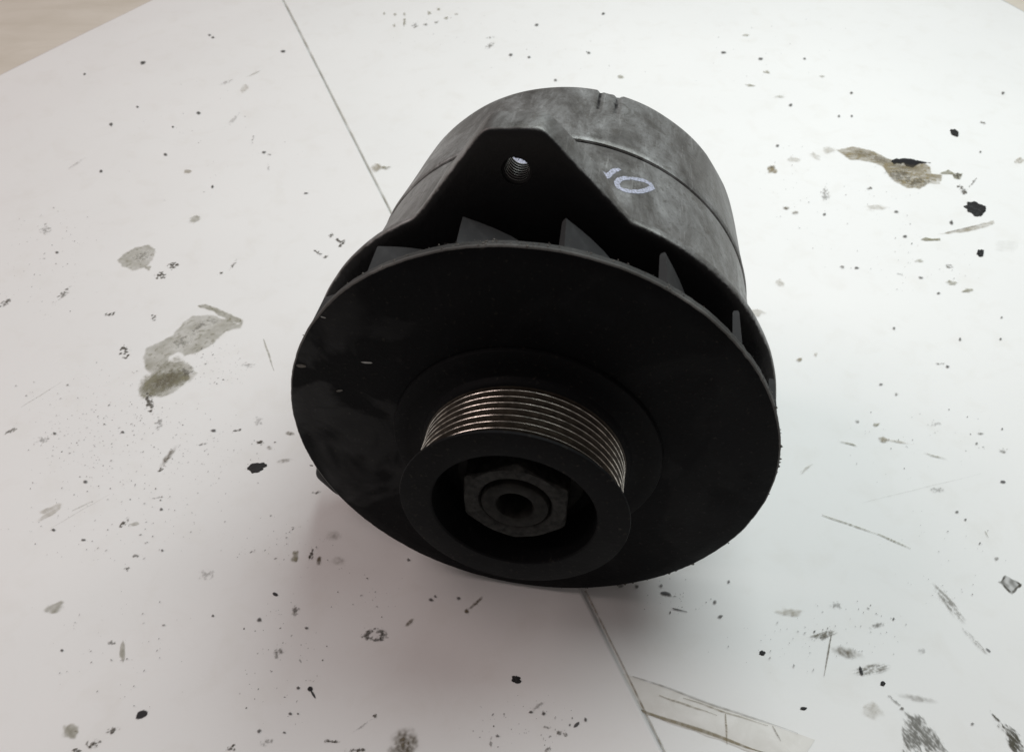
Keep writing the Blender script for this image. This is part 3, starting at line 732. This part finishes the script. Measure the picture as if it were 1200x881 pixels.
for x, y, ax, ay, bx_, by_, n_ in ZONES:
    for k in range(n_):
        r = math.sqrt(rnd.random()); a = rnd.random() * 2 * PI
        r *= 0.55 + 0.45 * rnd.random()
        px = x + r * (ax * math.cos(a) + bx_ * math.sin(a)); py = y + r * (ay * math.cos(a) + by_ * math.sin(a))
        sz = (0.00011 + 0.00026 * rnd.random() ** 3.0) * (1.0 + 0.6 * max(0, py - 0.3)); th = -0.6 + rnd.gauss(0, 0.5); el = 1 + 1.3 * rnd.random() ** 2
        cov = 0.22 + 0.6 * rnd.random() ** 1.7
        blob(px, py, sz * el * math.cos(th), -sz * el * math.sin(th) * 1.1, sz * math.sin(th), sz * math.cos(th), (0.06, 0.055, 0.046), cov)
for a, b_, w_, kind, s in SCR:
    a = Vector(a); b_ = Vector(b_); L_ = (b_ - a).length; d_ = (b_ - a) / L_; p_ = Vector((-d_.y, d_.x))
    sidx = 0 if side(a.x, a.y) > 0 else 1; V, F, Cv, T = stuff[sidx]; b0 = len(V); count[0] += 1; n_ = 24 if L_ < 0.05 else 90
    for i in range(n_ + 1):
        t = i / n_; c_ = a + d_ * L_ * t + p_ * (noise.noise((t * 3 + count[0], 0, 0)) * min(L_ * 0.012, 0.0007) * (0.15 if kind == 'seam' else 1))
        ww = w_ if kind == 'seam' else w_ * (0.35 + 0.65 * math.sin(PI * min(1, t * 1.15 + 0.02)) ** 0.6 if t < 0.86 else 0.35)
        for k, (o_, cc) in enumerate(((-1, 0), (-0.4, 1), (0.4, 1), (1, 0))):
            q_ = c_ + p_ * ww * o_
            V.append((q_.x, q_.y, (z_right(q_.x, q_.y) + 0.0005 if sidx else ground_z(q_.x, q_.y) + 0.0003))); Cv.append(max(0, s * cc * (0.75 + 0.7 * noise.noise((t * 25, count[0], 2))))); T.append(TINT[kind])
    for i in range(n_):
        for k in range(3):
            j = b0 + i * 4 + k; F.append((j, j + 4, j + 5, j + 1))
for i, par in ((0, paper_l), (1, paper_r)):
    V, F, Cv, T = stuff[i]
    tag(emit("dirt_specks_and_seam_shade", V, F, Cv, T, par), kind='stuff')

# solid black crumbs lying on the paper
CL = ["large black flake of dirt below the tan oil smear", "small black crumb above the tan oil smear at the upper right",
      "black crumb on the left paper in front of the alternator, closest to the pulley", "black crumb on the right paper between alternator and brown scuffs",
      "black crumb beside a pale fleck, below the brown scuffs", "small flat black crumb nearest the end of the beige strip",
      "elongated black flake on the left paper beside the fan rim", "round dark crumb right of the tan streak, below the large black flake"]
for i, (x, y, ax, ay, bx_, by_) in enumerate(CRUMBS):
    bm = bmesh.new(); bmesh.ops.create_icosphere(bm, subdivisions=4, radius=1.0)
    hh = (0.13 if i in (0, 6) else 0.36) * min(math.hypot(ax, ay), math.hypot(bx_, by_))
    for v_ in bm.verts:
        p = v_.co.copy(); r = 0.95 + 0.42 * noise.noise(p * 1.5 + Vector((i * 5, 0, 0))) + 0.26 * noise.noise(p * 3.6 + Vector((i * 3, 2, 0)))
        p *= r
        v_.co = (ax * p.x + bx_ * p.y, ay * p.x + by_ * p.y, max(-0.15, p.z) * hh)
    me = bpy.data.meshes.new("crumb"); bm.to_mesh(me); bm.free(); me.materials.append(M_crumb)
    o = bpy.data.objects.new("crumb", me); COL.objects.link(o); o.location = (x, y, ground_z(x, y) + 0.15 * hh + 0.0002)
    tag(o, CL[i], "crumb", "black crumbs on the paper")

# ------------------------------------------------------------------ the alternator
root = bpy.data.objects.new("alternator", None); COL.objects.link(root)
U = Vector((-0.150454, 0.125681, 0.980596)); AX = Vector((-0.164633, -0.981221, 0.100501)); VX = Vector((0.974813, -0.146318, 0.16832))       # up-ish, axis towards the pulley, right, in world
R3 = Matrix((VX, -AX, U)).transposed()
dc = Vector((0.004916, 0.16927, 0.087386))
BASE = Vector((0, 0.45 * S, -1.0 * S))                        # base point in local coordinates relative to the fan centre
root.matrix_world = Matrix.Translation(dc + R3 @ BASE) @ R3.to_4x4()
root.empty_display_size = 0.03
tag(root, "grimy alternator with black fan disc, ribbed pulley and grey cast housing lying on white paper", "alternator")
def part(o): o.parent = root; o.location = -BASE; return o
def sub(o, p): o.parent = p; o.location = (0, 0, 0); return o

# --- front housing: flange with a top lug and a lower ear, then the front half of the barrel
def lug_r(a, centre, half, tip, slope=50.0, base=1.003):
    t = a - centre
    while t > 180: t -= 360
    while t < -180: t += 360
    if abs(t) > 60: return base
    cs, sn = math.cos(math.radians(t)), abs(math.sin(math.radians(t)))
    r1 = tip / cs
    tn = math.tan(math.radians(slope))      # side line: y = tip - (x-half)*tan
    r2 = (tip + half * tn) / (cs + sn * tn)
    return max(base, min(r1, r2))
NA = 720
raw = [max(lug_r(k * 0.5, 4.2, 0.10, 1.276), lug_r(k * 0.5, -117.5 + 360, 0.085, 1.345, 52)) for k in range(NA)]
outl = []
for k in range(NA):
    s_ = w_ = 0
    for j in range(-9, 10):
        g = math.exp(-(j / 2.4) ** 2); s_ += g * raw[(k + j) % NA]; w_ += g
    outl.append(s_ / w_)
dep = []
for k in range(NA):
    e = sst(0.02, 0.10, outl[k] - 1.003); dep.append(0.045 + 0.095 * e)
ZF = -0.279
loops = []   # (z function, r function, paint)
loops.append((lambda k: ZF, lambda k: 0.30, 1.0))
loops.append((lambda k: ZF, lambda k: 0.88, 1.0))
loops.append((lambda k: ZF, lambda k: outl[k] - 0.040, 1.0))
loops.append((lambda k: ZF, lambda k: outl[k] - 0.013, 0.95))
loops.append((lambda k: ZF - 0.004, lambda k: outl[k] - 0.0045, 0.68))
loops.append((lambda k: ZF - 0.009, lambda k: outl[k] - 0.001, 0.36))
loops.append((lambda k: ZF - 0.018, lambda k: outl[k] + 0.001, 0.08))
loops.append((lambda k: ZF - dep[k] * 0.8, lambda k: outl[k], 0.0))
loops.append((lambda k: ZF - dep[k] + 0.006, lambda k: outl[k] - 0.003, 0.0))
loops.append((lambda k: ZF - dep[k], lambda k: outl[k] - 0.012, 0.0))
loops.append((lambda k: ZF - dep[k], lambda k: 0.88, 0.0))
loops.append((lambda k: ZF - dep[k], lambda k: 0.30, 0.0))
vs_, fs, pa = [], [], []
for zf, rf, p_ in loops:
    for k in range(NA):
        rr_ = rf(k); a = k * 0.5
        if 0.95 < rr_: rr_ += 0.0016 * noise.noise((math.cos(math.radians(a)) * 9, math.sin(math.radians(a)) * 9, 0.5))
        vs_.append(P(rr_, a, zf(k))); pa.append(p_)
nl = len(loops)
for i in range(nl):
    j = (i + 1) % nl
    for k in range(NA):
        l = (k + 1) % NA; fs.append((i * NA + k, i * NA + l, j * NA + l, j * NA + k))
me = bpy.data.meshes.new("tmp_flange"); me.from_pydata(vs_, [], fs)
bm = bmesh.new(); bm.from_mesh(me); bmesh.ops.recalc_face_normals(bm, faces=bm.faces)
bm.to_mesh(me); bm.free()
at_ = me.attributes.new('paint', 'FLOAT', 'POINT'); at_.data.foreach_set('value', pa)
fl = bpy.data.objects.new("tmp_flange", me); COL.objects.link(fl)
HOLE = (0.081, 1.114); HR = 0.054
hb = bmesh.new()
bmesh.ops.create_cone(hb, cap_ends=True, segments=64, radius1=HR * S, radius2=HR * S, depth=0.6 * S,
    matrix=Matrix.Translation((HOLE[0] * S, 0.34 * S, HOLE[1] * S)) @ Matrix.Rotation(PI / 2, 4, 'X'))
ear_a = math.radians(-117.5); EH = (1.17 * math.sin(ear_a), 1.17 * math.cos(ear_a))
bmesh.ops.create_cone(hb, cap_ends=True, segments=48, radius1=HR * S, radius2=HR * S, depth=0.6 * S,
    matrix=Matrix.Translation((EH[0] * S, 0.34 * S, EH[1] * S)) @ Matrix.Rotation(PI / 2, 4, 'X'))
hm = bpy.data.meshes.new("tmp_cut"); hb.to_mesh(hm); hb.free()
ho = bpy.data.objects.new("tmp_cut", hm); COL.objects.link(ho)
md = fl.modifiers.new("b", 'BOOLEAN'); md.operation = 'DIFFERENCE'; md.object = ho; md.solver = 'EXACT'
dg = bpy.context.evaluated_depsgraph_get(); dg.update()
me2 = bpy.data.meshes.new_from_object(fl.evaluated_get(dg))
bpy.data.objects.remove(fl); bpy.data.objects.remove(ho)
pl = me2.attributes['paint'].data
for v_ in me2.vertices:
    if v_.co.y < -(ZF - 0.002) * S: pl[v_.index].value = max(pl[v_.index].value, 0.95)
    elif (v_.co.x - HOLE[0] * S) ** 2 + (v_.co.z - HOLE[1] * S) ** 2 < (HR * 1.05 * S) ** 2: pl[v_.index].value = 0.5
# front barrel joined into the same casting
bm = bmesh.new(); bm.from_mesh(me2)
lay = bm.verts.layers.float.get('paint') or bm.verts.layers.float.new('paint')
prof = [(-0.285, 0.86), (-0.300, 0.985), (-0.318, 0.985), (-0.345, 0.962), (-0.385, 0.940), (-0.44, 0.928), (-0.60, 0.921), (-0.80, 0.914), (-0.928, 0.909), (-0.936, 0.906), (-0.938, 0.896), (-0.938, 0.70)]
SEG = 180; rings = []
for z_, r_ in prof:
    ring = []
    for k in range(SEG):
        a = k * 2.0
        rr_ = r_ + (0.0022 * noise.noise((math.cos(math.radians(a)) * 4, math.sin(math.radians(a)) * 4, z_ * 5)) if r_ > 0.85 else 0)
        v_ = bm.verts.new(P(rr_, a, z_)); v_[lay] = 0.0; ring.append(v_)
    rings.append(ring)
newf = []
for i in range(len(rings) - 1):
    for k in range(SEG):
        l = (k + 1) % SEG
        newf.append(bm.faces.new((rings[i][k], rings[i][l], rings[i + 1][l], rings[i + 1][k])))
for f in newf:
    f.normal_update()
    c_ = f.calc_center_median(); rad = Vector((c_.x, 0, c_.z))
    if f.normal.dot(rad) < 0: f.normal_flip()
for f in bm.faces: f.smooth = True
me3 = bpy.data.meshes.new("front_housing"); bm.to_mesh(me3); bm.free()
me3.materials.clear(); me3.materials.append(M_alu)
me3.set_sharp_from_angle(angle=math.radians(40))
front = bpy.data.objects.new("front_housing", me3); COL.objects.link(front); part(front)
front['label'] = "grey cast front housing with black flange face and drilled top lug"
# thread in the lug hole
tp = []
zt = ZF - 0.004
for k in range(8):
    z0 = zt - k * 0.0168
    tp += [(z0, HR - 0.0005), (z0 - 0.0060, HR - 0.0090), (z0 - 0.0100, HR - 0.0090)]
tv, tf = [], []
for i, (z_, r_) in enumerate(tp):
    for k in range(48):
        a = 2 * PI * k / 48; zz = z_ - 0.0168 * k / 48
        tv.append(Vector(((HOLE[0] + r_ * math.sin(a)) * S, -zz * S, (HOLE[1] + r_ * math.cos(a)) * S)))
for i in range(len(tp) - 1):
    for k in range(48):
        l = (k + 1) % 48; tf.append((i * 48 + k, i * 48 + l, (i + 1) * 48 + l, (i + 1) * 48 + k))
sub(link_mesh("thread", tv, tf, [M_thread, M_dark], fmat=[0 if (q_ // 48) % 3 == 1 else 1 for q_ in range(len(tf))], sharp=20), front)  # flanks coloured dark as shade, crests pale, so the ridges show

# --- rear housing with a shallow notch in its rear rim
prof = [(-0.938, 0.70), (-0.938, 0.885), (-0.949, 0.885), (-0.951, 0.897), (-0.956, 0.909), (-0.966, 0.913), (-0.985, 0.9135), (-1.1, 0.904), (-1.25, 0.893), (-1.30, 0.889), (-1.32, 0.8875), (-1.38, 0.883), (-1.46, 0.877), (-1.52, 0.872), (-1.545, 0.868), (-1.560, 0.858), (-1.568, 0.840), (-1.568, 0.5), (-1.56, 0.02)]
def rear_r(i, a, r, z):
    if r < 0.8: return r, z
    t = a if a < 180 else a - 360
    rr_ = r + 0.0025 * noise.noise((math.cos(math.radians(a)) * 4, math.sin(math.radians(a)) * 4, z * 4))
    if z < -1.31:
        inn = sst(15.2, 16.2, t) * (1 - sst(22.4, 23.4, t))
        sl = max(math.exp(-((t - 16.2) / 0.55) ** 2), 0.85 * math.exp(-((t - 21.6) / 0.8) ** 2))
        rr_ -= (0.008 * inn + 0.011 * sl) * (0.8 + 0.7 * noise.noise((t * 0.9, z * 14, 3)))
    fa = 62.0 + (z + 1.38) * 30.0            # pale flat running slantwise along the side
    if fa < t < fa + 13 and z < -0.97: rr_ = rr_ * (0.4 + 0.6 * math.cos(math.radians(6.5)) / math.cos(math.radians(t - fa - 6.5)))
    return rr_, z
rear = part(lathe("rear_housing", prof, M_alu, root, 720, rfun=rear_r))
cpaint = rear.data.attributes.new('paint', 'FLOAT', 'POINT')
pv = []
for v_ in rear.data.vertices:
    r_ = math.hypot(v_.co.x, v_.co.z) / S; z_ = -v_.co.y / S; t = math.degrees(math.atan2(v_.co.x, v_.co.z))
    p_ = 0.0
    if z_ > -0.955 and r_ < 0.905: p_ = 0.9
    if z_ < -1.31 and r_ > 0.8: p_ = max(p_, 0.85 * math.exp(-((t - 16.2) / 0.8) ** 2), 0.75 * math.exp(-((t - 21.6) / 1.1) ** 2), 0.42 * sst(14.5, 16, t) * (1 - sst(22.5, 24, t)))
    pv.append(p_)
cpaint.data.foreach_set('value', pv)
# dark parting joint between the castings
part(lathe("joint_gap", [(-0.93, 0.70), (-0.93, 0.893), (-0.957, 0.893), (-0.957, 0.70)], M_dark, root, 180, closed=True))

# --- marker digits written on the barrel
def ribbon(name, path, w, parent):
    vs2, fs2 = [], []
    pts = []
    for i in range(len(path) - 1):
        for t in range(6): pts.append(tuple(path[i][j] + (path[i + 1][j] - path[i][j]) * t / 6 for j in range(3)))
    pts.append(path[-1])
    vv = [P(p[2] + 0.0016, p[0], p[1]) for p in pts]
    for i, p in enumerate(vv):
        d_ = (vv[min(i + 1, len(vv) - 1)] - vv[max(i - 1, 0)]).normalized()
        nrm = Vector((p.x, 0, p.z)).normalized(); s_ = d_.cross(nrm)
        ww = w * (1 + 0.18 * noise.noise((i * 0.35, 1, 3)))
        if i < 3 or i > len(vv) - 4: ww *= 0.7
        vs2 += [p - s_ * ww, p + nrm * 0.00008, p + s_ * ww]
    for i in range(len(vv) - 1):
        for j in range(2): fs2.append((i * 3 + j, i * 3 + 3 + j, i * 3 + 4 + j, i * 3 + 1 + j))
    o = link_mesh(name, vs2, fs2, M_marker); return part(o)
ribbon("painted_digit", [(24.78, -0.779, 0.9147), (23.35, -0.75, 0.9157), (22.32, -0.7065, 0.9173), (21.67, -0.674, 0.9184), (20.74, -0.7013, 0.9175), (20.18, -0.714, 0.917)], 0.0010, root)
ribbon("painted_digit", [(28.07, -0.7384, 0.9162), (26.35, -0.7204, 0.9168), (25.01, -0.6925, 0.9178), (24.34, -0.656, 0.919), (24.96, -0.6281, 0.92), (26.39, -0.6206, 0.9203), (28.4, -0.6322, 0.9199), (30.73, -0.6641, 0.9188), (32.8, -0.7088, 0.9172), (33.97, -0.7454, 0.9159), (33.14, -0.7657, 0.9152), (31.25, -0.7645, 0.9152), (29.43, -0.7494, 0.9158), (27.72, -0.7343, 0.9163)], 0.0010, root)
ribbon("pale_stroke", [(-4.57, -0.7465, 0.9159), (-2.87, -0.7552, 0.9156), (-1.11, -0.7378, 0.9162), (0.42, -0.7384, 0.9162), (2.42, -0.7134, 0.917)], 0.0022, root)  # pale stroke on the barrel behind the lug hole

# --- fan: disc with seventeen slanted blades behind it
def fan_r(i, a, r, z):
    if r < 0.97: return r, z
    ca, sa = math.cos(math.radians(a)), math.sin(math.radians(a))
    rr_ = r + 0.0022 * noise.noise((ca * 7, sa * 7, 0.3)) + 0.0016 * noise.noise((ca * 40, sa * 40, 4.0)) - 0.006 * max(0, noise.noise((ca * 26, sa * 26, 9.0)) - 0.42)
    return rr_, z + 0.002 * noise.noise((ca * 3, sa * 3, 7.0))
fprof = [(-0.040, 0.25), (-0.040, 0.985), (-0.036, 0.995), (-0.030, 1.0), (-0.008, 1.001), (-0.003, 0.9985), (0.0, 0.993), (0.0, 0.93), (0.0, 0.75), (0.0, 0.50), (0.0, 0.25)]
fan = part(lathe("fan_disc", fprof, [M_black, M_rim, M_edge], root, 720, closed=True, rfun=fan_r, pm=[0, 1, 1, 1, 2, 2, 0, 0, 0, 0, 0]))
def blade_mesh():
    vs2, fs2 = [], []
    # path from the rim inwards, slanting clockwise; x = tangential, y = radial, in fan radii
    path = [(0.0, 0.985), (0.045, 0.957), (0.09, 0.927), (0.14, 0.890), (0.20, 0.838), (0.26, 0.770), (0.31, 0.69)]
    zt_ = [-0.205, -0.205, -0.204, -0.200, -0.192, -0.178, -0.15]
    th = 0.013
    for i, (x, y) in enumerate(path):
        a, c_ = path[max(i - 1, 0)], path[min(i + 1, len(path) - 1)]
        d_ = Vector((c_[0] - a[0], c_[1] - a[1])).normalized(); nrm = Vector((-d_.y, d_.x))
        for s_ in (1, -1):
            for z_, k in ((-0.036, 1.25), (zt_[i] + 0.012, 0.9), (zt_[i], 0.55)):
                p = Vector((x, y)) + nrm * th * s_ * k
                if i == 0: p += d_ * (0.0 if abs(z_) < 0.1 else -0.012)
                vs2.append(Vector((p.x * S, -z_ * S, p.y * S)))
    n_ = len(path)
    for i in range(n_ - 1):
        a, c_ = i * 6, i * 6 + 6
        fs2 += [(a, c_, c_ + 1, a + 1), (a + 1, c_ + 1, c_ + 2, a + 2), (a + 2, c_ + 2, c_ + 5, a + 5), (a + 5, c_ + 5, c_ + 4, a + 4), (a + 4, c_ + 4, c_ + 3, a + 3), (a + 3, c_ + 3, c_, a)]
    fs2 += [(0, 1, 2, 5, 4, 3), tuple(6 * (n_ - 1) + k for k in (0, 1, 2, 5, 4, 3))]
    return vs2, fs2
bv, bf = blade_mesh()
b0 = link_mesh("fan_blade", bv, bf, M_blade, sharp=40); sub(b0, fan)
for k in range(17):
    o = b0 if k == 0 else b0.copy()
    if k: COL.objects.link(o); o.parent = fan
    o.rotation_euler = (0, math.radians(-6.5 + 360.0 / 17 * k), 0)
# paint chips on the disc face
for gx, gy, rx, ry, an, mm in [(-0.5626, 0.4856, 0.024, 0.0045, -0.052, 1), (-0.724, 0.3341, 0.016, 0.006, 0.209, 0), (-0.8466, 0.4689, 0.022, 0.009, -0.07, 0), (-0.6719, 0.7116, 0.01, 0.003, -0.349, 1), (-1.0046, -0.1296, 0.01, 0.004, 0.0, 0)]:
    vs2 = [Vector((gx * S, -0.0012 * S, gy * S))]; fs2 = []
    for k in range(12):
        a = 2 * PI * k / 12; r_ = 1 + 0.25 * noise.noise((k * 1.7, gx * 9, gy * 9))
        x = rx * math.cos(a) * r_; y = ry * math.sin(a) * r_; c_, s_ = math.cos(an), math.sin(an)
        vs2.append(Vector(((gx + x * c_ - y * s_) * S, -0.0030 * S * 0.6, (gy + x * s_ + y * c_) * S)))
        fs2.append((0, 1 + k, 1 + (k + 1) % 12))
    sub(link_mesh("paint_chip", vs2, fs2, M_chip if mm else M_grit), fan)
# grit lying along the upper rim of the disc
gv, gf = [], []
rg = random.Random(5)
def grit(p, s_):
    b0_ = len(gv)
    for d_ in ((1, 0, 0), (-1, 0, 0), (0, 1, 0), (0, -1, 0), (0, 0, 1), (0, 0, -1)):
        gv.append(p + Vector(d_) * s_ * (0.6 + 0.8 * rg.random()))
    for a, b_, c_ in ((0, 2, 4), (2, 1, 4), (1, 3, 4), (3, 0, 4), (2, 0, 5), (1, 2, 5), (3, 1, 5), (0, 3, 5)): gf.append((b0_ + a, b0_ + b_, b0_ + c_))
for k in range(110):
    a = rg.choice([rg.gauss(2, 9), rg.uniform(-55, 75)]); grit(P(1.002, a, rg.uniform(-0.035, -0.004)), (0.00012 + 0.00030 * rg.random() ** 2))
for k in range(40):
    a = rg.uniform(70, 190); grit(P(1.003, a, rg.uniform(-0.02, -0.003)), 0.00022 + 0.0005 * rg.random() ** 2)
go = link_mesh("rim_grit", gv, gf, M_grit, smooth=False); sub(go, fan); tag(go, kind='stuff')

# --- ribbed belt pulley
pp = [(-0.002, 0.10), (-0.002, 0.556), (0.012, 0.556), (0.018, 0.553), (0.021, 0.546), (0.022, 0.50), (0.022, 0.445), (0.026, 0.436), (0.040, 0.430), (0.050, 0.424), (0.056, 0.414)]
pmi = [0] * 10
z0, pitch, RC = 0.073, 0.0325, 0.411
for k in range(7):
    zc = z0 + k * pitch
    pp += [(zc - 0.0145 if k else zc - 0.011, RC - 0.030), (zc - 0.0030, RC - 0.0030), (zc - 0.0017, RC - 0.0007), (zc, RC), (zc + 0.0015, RC - 0.0007), (zc + 0.0024, RC - 0.0022)]
    pmi += [1, 1, 2, 2, 2, 2]
pp += [(z0 + 6 * pitch + 0.0125, RC - 0.026), (0.296, RC - 0.018), (0.309, 0.434), (0.314, 0.445), (0.317, 0.448), (0.322, 0.448), (0.327, 0.446), (0.329, 0.440), (0.329, 0.336), (0.328, 0.328), (0.322, 0.322), (0.30, 0.319), (0.13, 0.316), (0.12, 0.31), (0.12, 0.10)]
pmi += [1, 1, 0, 0, 0, 0, 0, 0, 0, 0, 0, 0, 0, 0, 0, 0]
pmi = (pmi + [0] * len(pp))[:len(pp)]
pul = part(lathe("pulley", pp, [M_pulley, M_groove, M_crest], root, 256, closed=True, pm=pmi, sharp=33))

# --- nut, washer, shaft end
def nut_mesh():
    vs2, fs2 = [], []; n_ = 96; A = 0.202
    hexr = lambda a: A / math.cos(math.radians(((a - 9.5 + 30 + 360) % 60) - 30)) if False else A / math.cos(math.radians(((a - 39.5 + 30 + 720) % 60) - 30))
    def lp(zf, rf): vs2.extend(P(rf(k * 360 / n_), k * 360 / n_, zf(k * 360 / n_)) for k in range(n_))
    lp(lambda a: 0.10, lambda a: 0.13); lp(lambda a: 0.13, hexr); lp(lambda a: 0.281 - max(0, hexr(a) - 0.203) * 0.62, hexr)
    lp(lambda a: 0.285 - max(0, hexr(a) - 0.203) * 0.45, lambda a: hexr(a) - 0.004)
    lp(lambda a: 0.286, lambda a: 0.200); lp(lambda a: 0.286, lambda a: 0.158); lp(lambda a: 0.280, lambda a: 0.146); lp(lambda a: 0.268, lambda a: 0.138); lp(lambda a: 0.10, lambda a: 0.13)
    nl_ = 9
    for i in range(nl_ - 1):
        for k in range(n_):
            l = (k + 1) % n_; fs2.append((i * n_ + k, i * n_ + l, (i + 1) * n_ + l, (i + 1) * n_ + k))
    return vs2, fs2
nv, nf = nut_mesh(); part(link_mesh("hex_nut", nv, nf, M_nut, sharp=28))
part(lathe("washer", [(0.121, 0.12), (0.121, 0.255), (0.128, 0.262), (0.140, 0.262), (0.146, 0.255), (0.146, 0.12)], M_shaft, root, 96, closed=True))
sp_ = [(0.05, 0.134), (0.282, 0.134), (0.291, 0.130), (0.296, 0.120), (0.296, 0.088), (0.292, 0.076), (0.280, 0.068), (0.16, 0.066), (0.155, 0.0)]
part(lathe("shaft_end", sp_, M_shaft, root, 96))

# ------------------------------------------------------------------ render
scene.render.engine = 'CYCLES'
scene.cycles.max_bounces = 8; scene.cycles.transparent_max_bounces = 24
